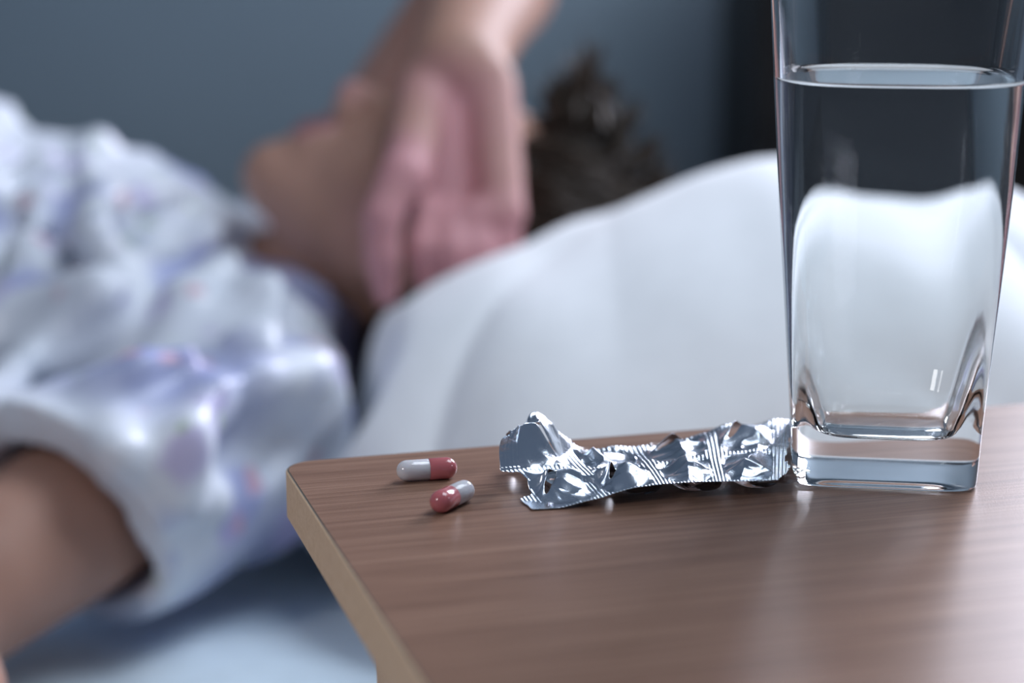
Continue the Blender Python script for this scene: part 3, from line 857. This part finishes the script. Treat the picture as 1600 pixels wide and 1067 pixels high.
# ------------------------------------------------------------------ emptied blister strip
def make_blister():
    zb = 0.0060
    A = on_z(832, 796, T + 0.0005); Bq = on_z(1232, 750, T + zb); Cq = on_z(1238, 668, T + zb); D = on_z(740, 703, T + zb)
    A[2] = T + zb
    c = (A + Bq + Cq + D) / 4
    root = empty('blister_strip', (c[0], c[1], T), 0.0)
    tag(root, 'crumpled silver foil blister strip beside the drinking glass', 'pill packet')
    nu, nv = 560, 430
    u, v = np.meshgrid(np.linspace(0, 1, nu), np.linspace(0, 1, nv), indexing='ij')
    # torn, stepped left end; ragged right end
    sm = lambda x, a, b_: np.clip((x - a) / (b_ - a), 0, 1) ** 2 * (3 - 2 * np.clip((x - a) / (b_ - a), 0, 1))
    left = 0.055 * sm(v, 0.52, 0.47) - 0.055 * sm(v, 0.25, 0.20) + 0.002 * vnoise(stack(v * 40, 0 * v, 0 * v), 41)
    right = 1.0 - 0.02 * (vnoise(stack(v * 6, 0 * v + 3, 0 * v), 42)) - 0.03 * sm(v, 0.25, 0.0) + 0.006 * vnoise(stack(v * 40, 0 * v + 3, 0 * v), 43)
    uu = left + (right - left) * u
    base = (A * (1 - uu[..., None]) + Bq * uu[..., None]) * (1 - v[..., None]) + (D * (1 - uu[..., None]) + Cq * uu[..., None]) * v[..., None]
    Lu = np.linalg.norm(Bq - A); Lv = np.linalg.norm(D - A)
    x = uu * Lu; y = v * Lv
    z = np.zeros_like(x)
    # overall sway: front-left touches down, front middle arches up
    z += -0.0046 * sm(uu, 0.34, 0.0) * sm(v, 0.5, 0.0)
    z += 0.0012 * np.exp(-((uu - 0.62) / 0.22) ** 2) * sm(v, 0.5, 0.0)
    z += 0.0025 * np.exp(-((v - 0.85) / 0.3) ** 2) * np.sin(uu * 9.0 + 0.6)
    # pockets: 4 x 2, pushed through and crumpled
    pocket = np.zeros_like(x)
    hole = np.zeros_like(x)
    for ci, cu in enumerate((0.155, 0.385, 0.615, 0.845)):
        for ri, cv in enumerate((0.255, 0.735)):
            du = np.abs(uu - cu) * Lu / 0.0070; dv = np.abs(v - cv) * Lv / 0.0110
            m_ = np.clip(1.25 - (du ** 5 + dv ** 5) ** 0.2, 0, 0.25) * 4
            m_ = m_ * m_ * (3 - 2 * m_)
            pocket = np.maximum(pocket, m_)
            amp = RNG.uniform(0.0022, 0.0042); sx_, sy_ = RNG.uniform(-0.4, 0.4, 2)
            ridge_ = np.exp(-(((uu - cu) * Lu / 0.0062 - sx_) ** 2 + ((v - cv) * Lv / 0.0078 - sy_) ** 2))
            ang = RNG.uniform(0, 3.14)
            t = ((uu - cu) * Lu * math.cos(ang) + (v - cv) * Lv * math.sin(ang)) / 0.0045
            z += m_ * (amp * ridge_ - 0.0010 * np.abs(np.sin(t * 0.8 + 0.8 * np.sin(t * 1.1))) )
            # a slit where the pill came out
            tu = ((uu - cu) * Lu * math.cos(ang + 0.3) + (v - cv) * Lv * math.sin(ang + 0.3))
            tv = (-(uu - cu) * Lu * math.sin(ang + 0.3) + (v - cv) * Lv * math.cos(ang + 0.3)) - 0.003
            lens = (tu / 0.0055) ** 2 + (tv / 0.0013) ** 2
            hole = np.where(lens < 1, 1, hole)
            z += 0.0022 * m_ * np.exp(-((tv - 0.0014) / 0.0012) ** 2) * np.exp(-(tu / 0.005) ** 2)
    q3 = stack(x, y, 0 * x)
    crease = 0.0011 * (1 - 2 * np.abs(vnoise(q3 * 85 + 7, 51))) + 0.00035 * (1 - 2 * np.abs(vnoise(q3 * 190, 52)))
    z += crease * (0.08 + 0.92 * pocket)
    z += 0.0016 * vnoise(q3 * 34, 53) * (0.4 + 0.6 * sm(v, 0.2, 0.7))
    z += 0.00010 * (np.sin(x * 2 * np.pi / 0.0012) + np.sin(y * 2 * np.pi / 0.0012)) * (1 - pocket)   # embossed grid
    # a fold step across the left third
    z += 0.0022 * sm(v, 0.30, 0.335) * sm(uu, 0.42, 0.25) - 0.0022 * sm(uu, 0.42, 0.25)
    # curl of the back-left corner
    cl = np.clip((0.20 - uu + 0.28 * (v - 0.6)) / 0.24, 0, 1) * sm(v, 0.50, 0.72)
    X = base[..., 0] + 0.010 * cl ** 2
    Y = base[..., 1] - 0.004 * cl
    z += 0.0120 * np.sin(np.clip(cl * 2.5, 0, 2.6)) * (0.92 + 0.12 * vnoise(q3 * 60, 54)) * (1 - 0.45 * sm(v, 0.9, 1.0))
    z += cl * (0.0022 * (1 - 2 * np.abs(vnoise(q3 * [200, 90, 1] + 3, 56))))
    Y = Y + cl * 0.0022 * vnoise(q3 * [150, 60, 1], 57)
    # back edge a little up at the right end
    z += 0.0030 * sm(uu, 0.86, 1.0) * sm(v, 0.6, 1.0)
    z += 0.0016 * sm(v, 0.8, 1.0) * vnoise(stack(uu * 14, 0 * v, 0 * v), 55)
    Z = np.maximum(base[..., 2] + z, T + 0.0006)
    V = np.stack([X - c[0], Y - c[1], Z - T], -1).reshape(-1, 3)
    idx = np.arange(nu * nv).reshape(nu, nv)
    q = np.stack([idx[:-1, :-1], idx[1:, :-1], idx[1:, 1:], idx[:-1, 1:]], -1).reshape(-1, 4)
    hq = hole.reshape(-1)[q].min(1) > 0
    q = q[~hq]
    o = big_mesh('foil_sheet', V, q, M['foil'], root)
    sol = o.modifiers.new('thickness', 'SOLIDIFY'); sol.thickness = 0.00008; sol.offset = -1
    o['label'] = 'silver foil sheet with embossed grid and burst pockets'
    # clear pockets under the foil, each dome dented and open at the top
    def interp(uq, vq):
        i = int(np.clip(uq, 0, 1) * (nu - 1)); j = int(vq * (nv - 1))
        return V[i * nv + j]
    eu = (Bq - A) / Lu; ev = (D - A) / Lv
    for ci, cu in enumerate((0.155, 0.385, 0.615, 0.845)):
        for ri, cv in enumerate((0.255, 0.735)):
            p0 = interp(cu, cv)
            top = min(p0[2], 0.0062) - 0.0008
            pv = []; pf = []; n = 28; lev = 7
            for k in range(lev):
                s = k / (lev - 1) * math.pi / 2
                rr = math.cos(s) ** 0.6 if k < lev - 1 else 0.12
                zz = top - (top - 0.0006) * math.sin(s)
                for i in range(n):
                    a = 2 * math.pi * i / n
                    r = rr / (abs(math.cos(a)) ** 3.2 + abs(math.sin(a)) ** 3.2) ** (1 / 3.2)
                    w_ = 1 + 0.06 * math.sin(3 * a + ci * 2 + ri) * math.sin(2 * s)
                    xy = p0[:2] + eu[:2] * math.cos(a) * r * 0.0078 * w_ + ev[:2] * math.sin(a) * r * 0.0115 * w_
                    pv.append((xy[0], xy[1], zz))
            for k in range(lev - 1):
                for i in range(n):
                    j = (i + 1) % n
                    pf.append((k * n + i, (k + 1) * n + i, (k + 1) * n + j, k * n + j))
            pf.append(tuple((lev - 1) * n + i for i in range(n))[::-1])
            mesh_obj('plastic_pocket', pv, pf, M['plastic'], root)
    # clear plastic rim curling out at the right end
    pv = []; pf = []
    n = 40
    for i in range(n):
        t = i / (n - 1)
        vv = 0.02 + 0.5 * t
        pe = interp(1.0, vv)
        out = 0.006 + 0.002 * math.sin(t * 17)
        for k, (dx, dz) in enumerate(((-0.008, -0.0012), (0.0, -0.0014), (out * 0.6, -0.0020), (out, -0.0012 + 0.0012 * math.sin(t * 23)))):
            pv.append((pe[0] + eu[0] * dx, pe[1] + eu[1] * dx, max(pe[2] + dz, 0.0006)))
    for i in range(n - 1):
        for k in range(3):
            pf.append((i * 4 + k, i * 4 + k + 1, i * 4 + k + 5, i * 4 + k + 4))
    mesh_obj('plastic_rim', pv, pf, M['plastic'], root)
make_blister()
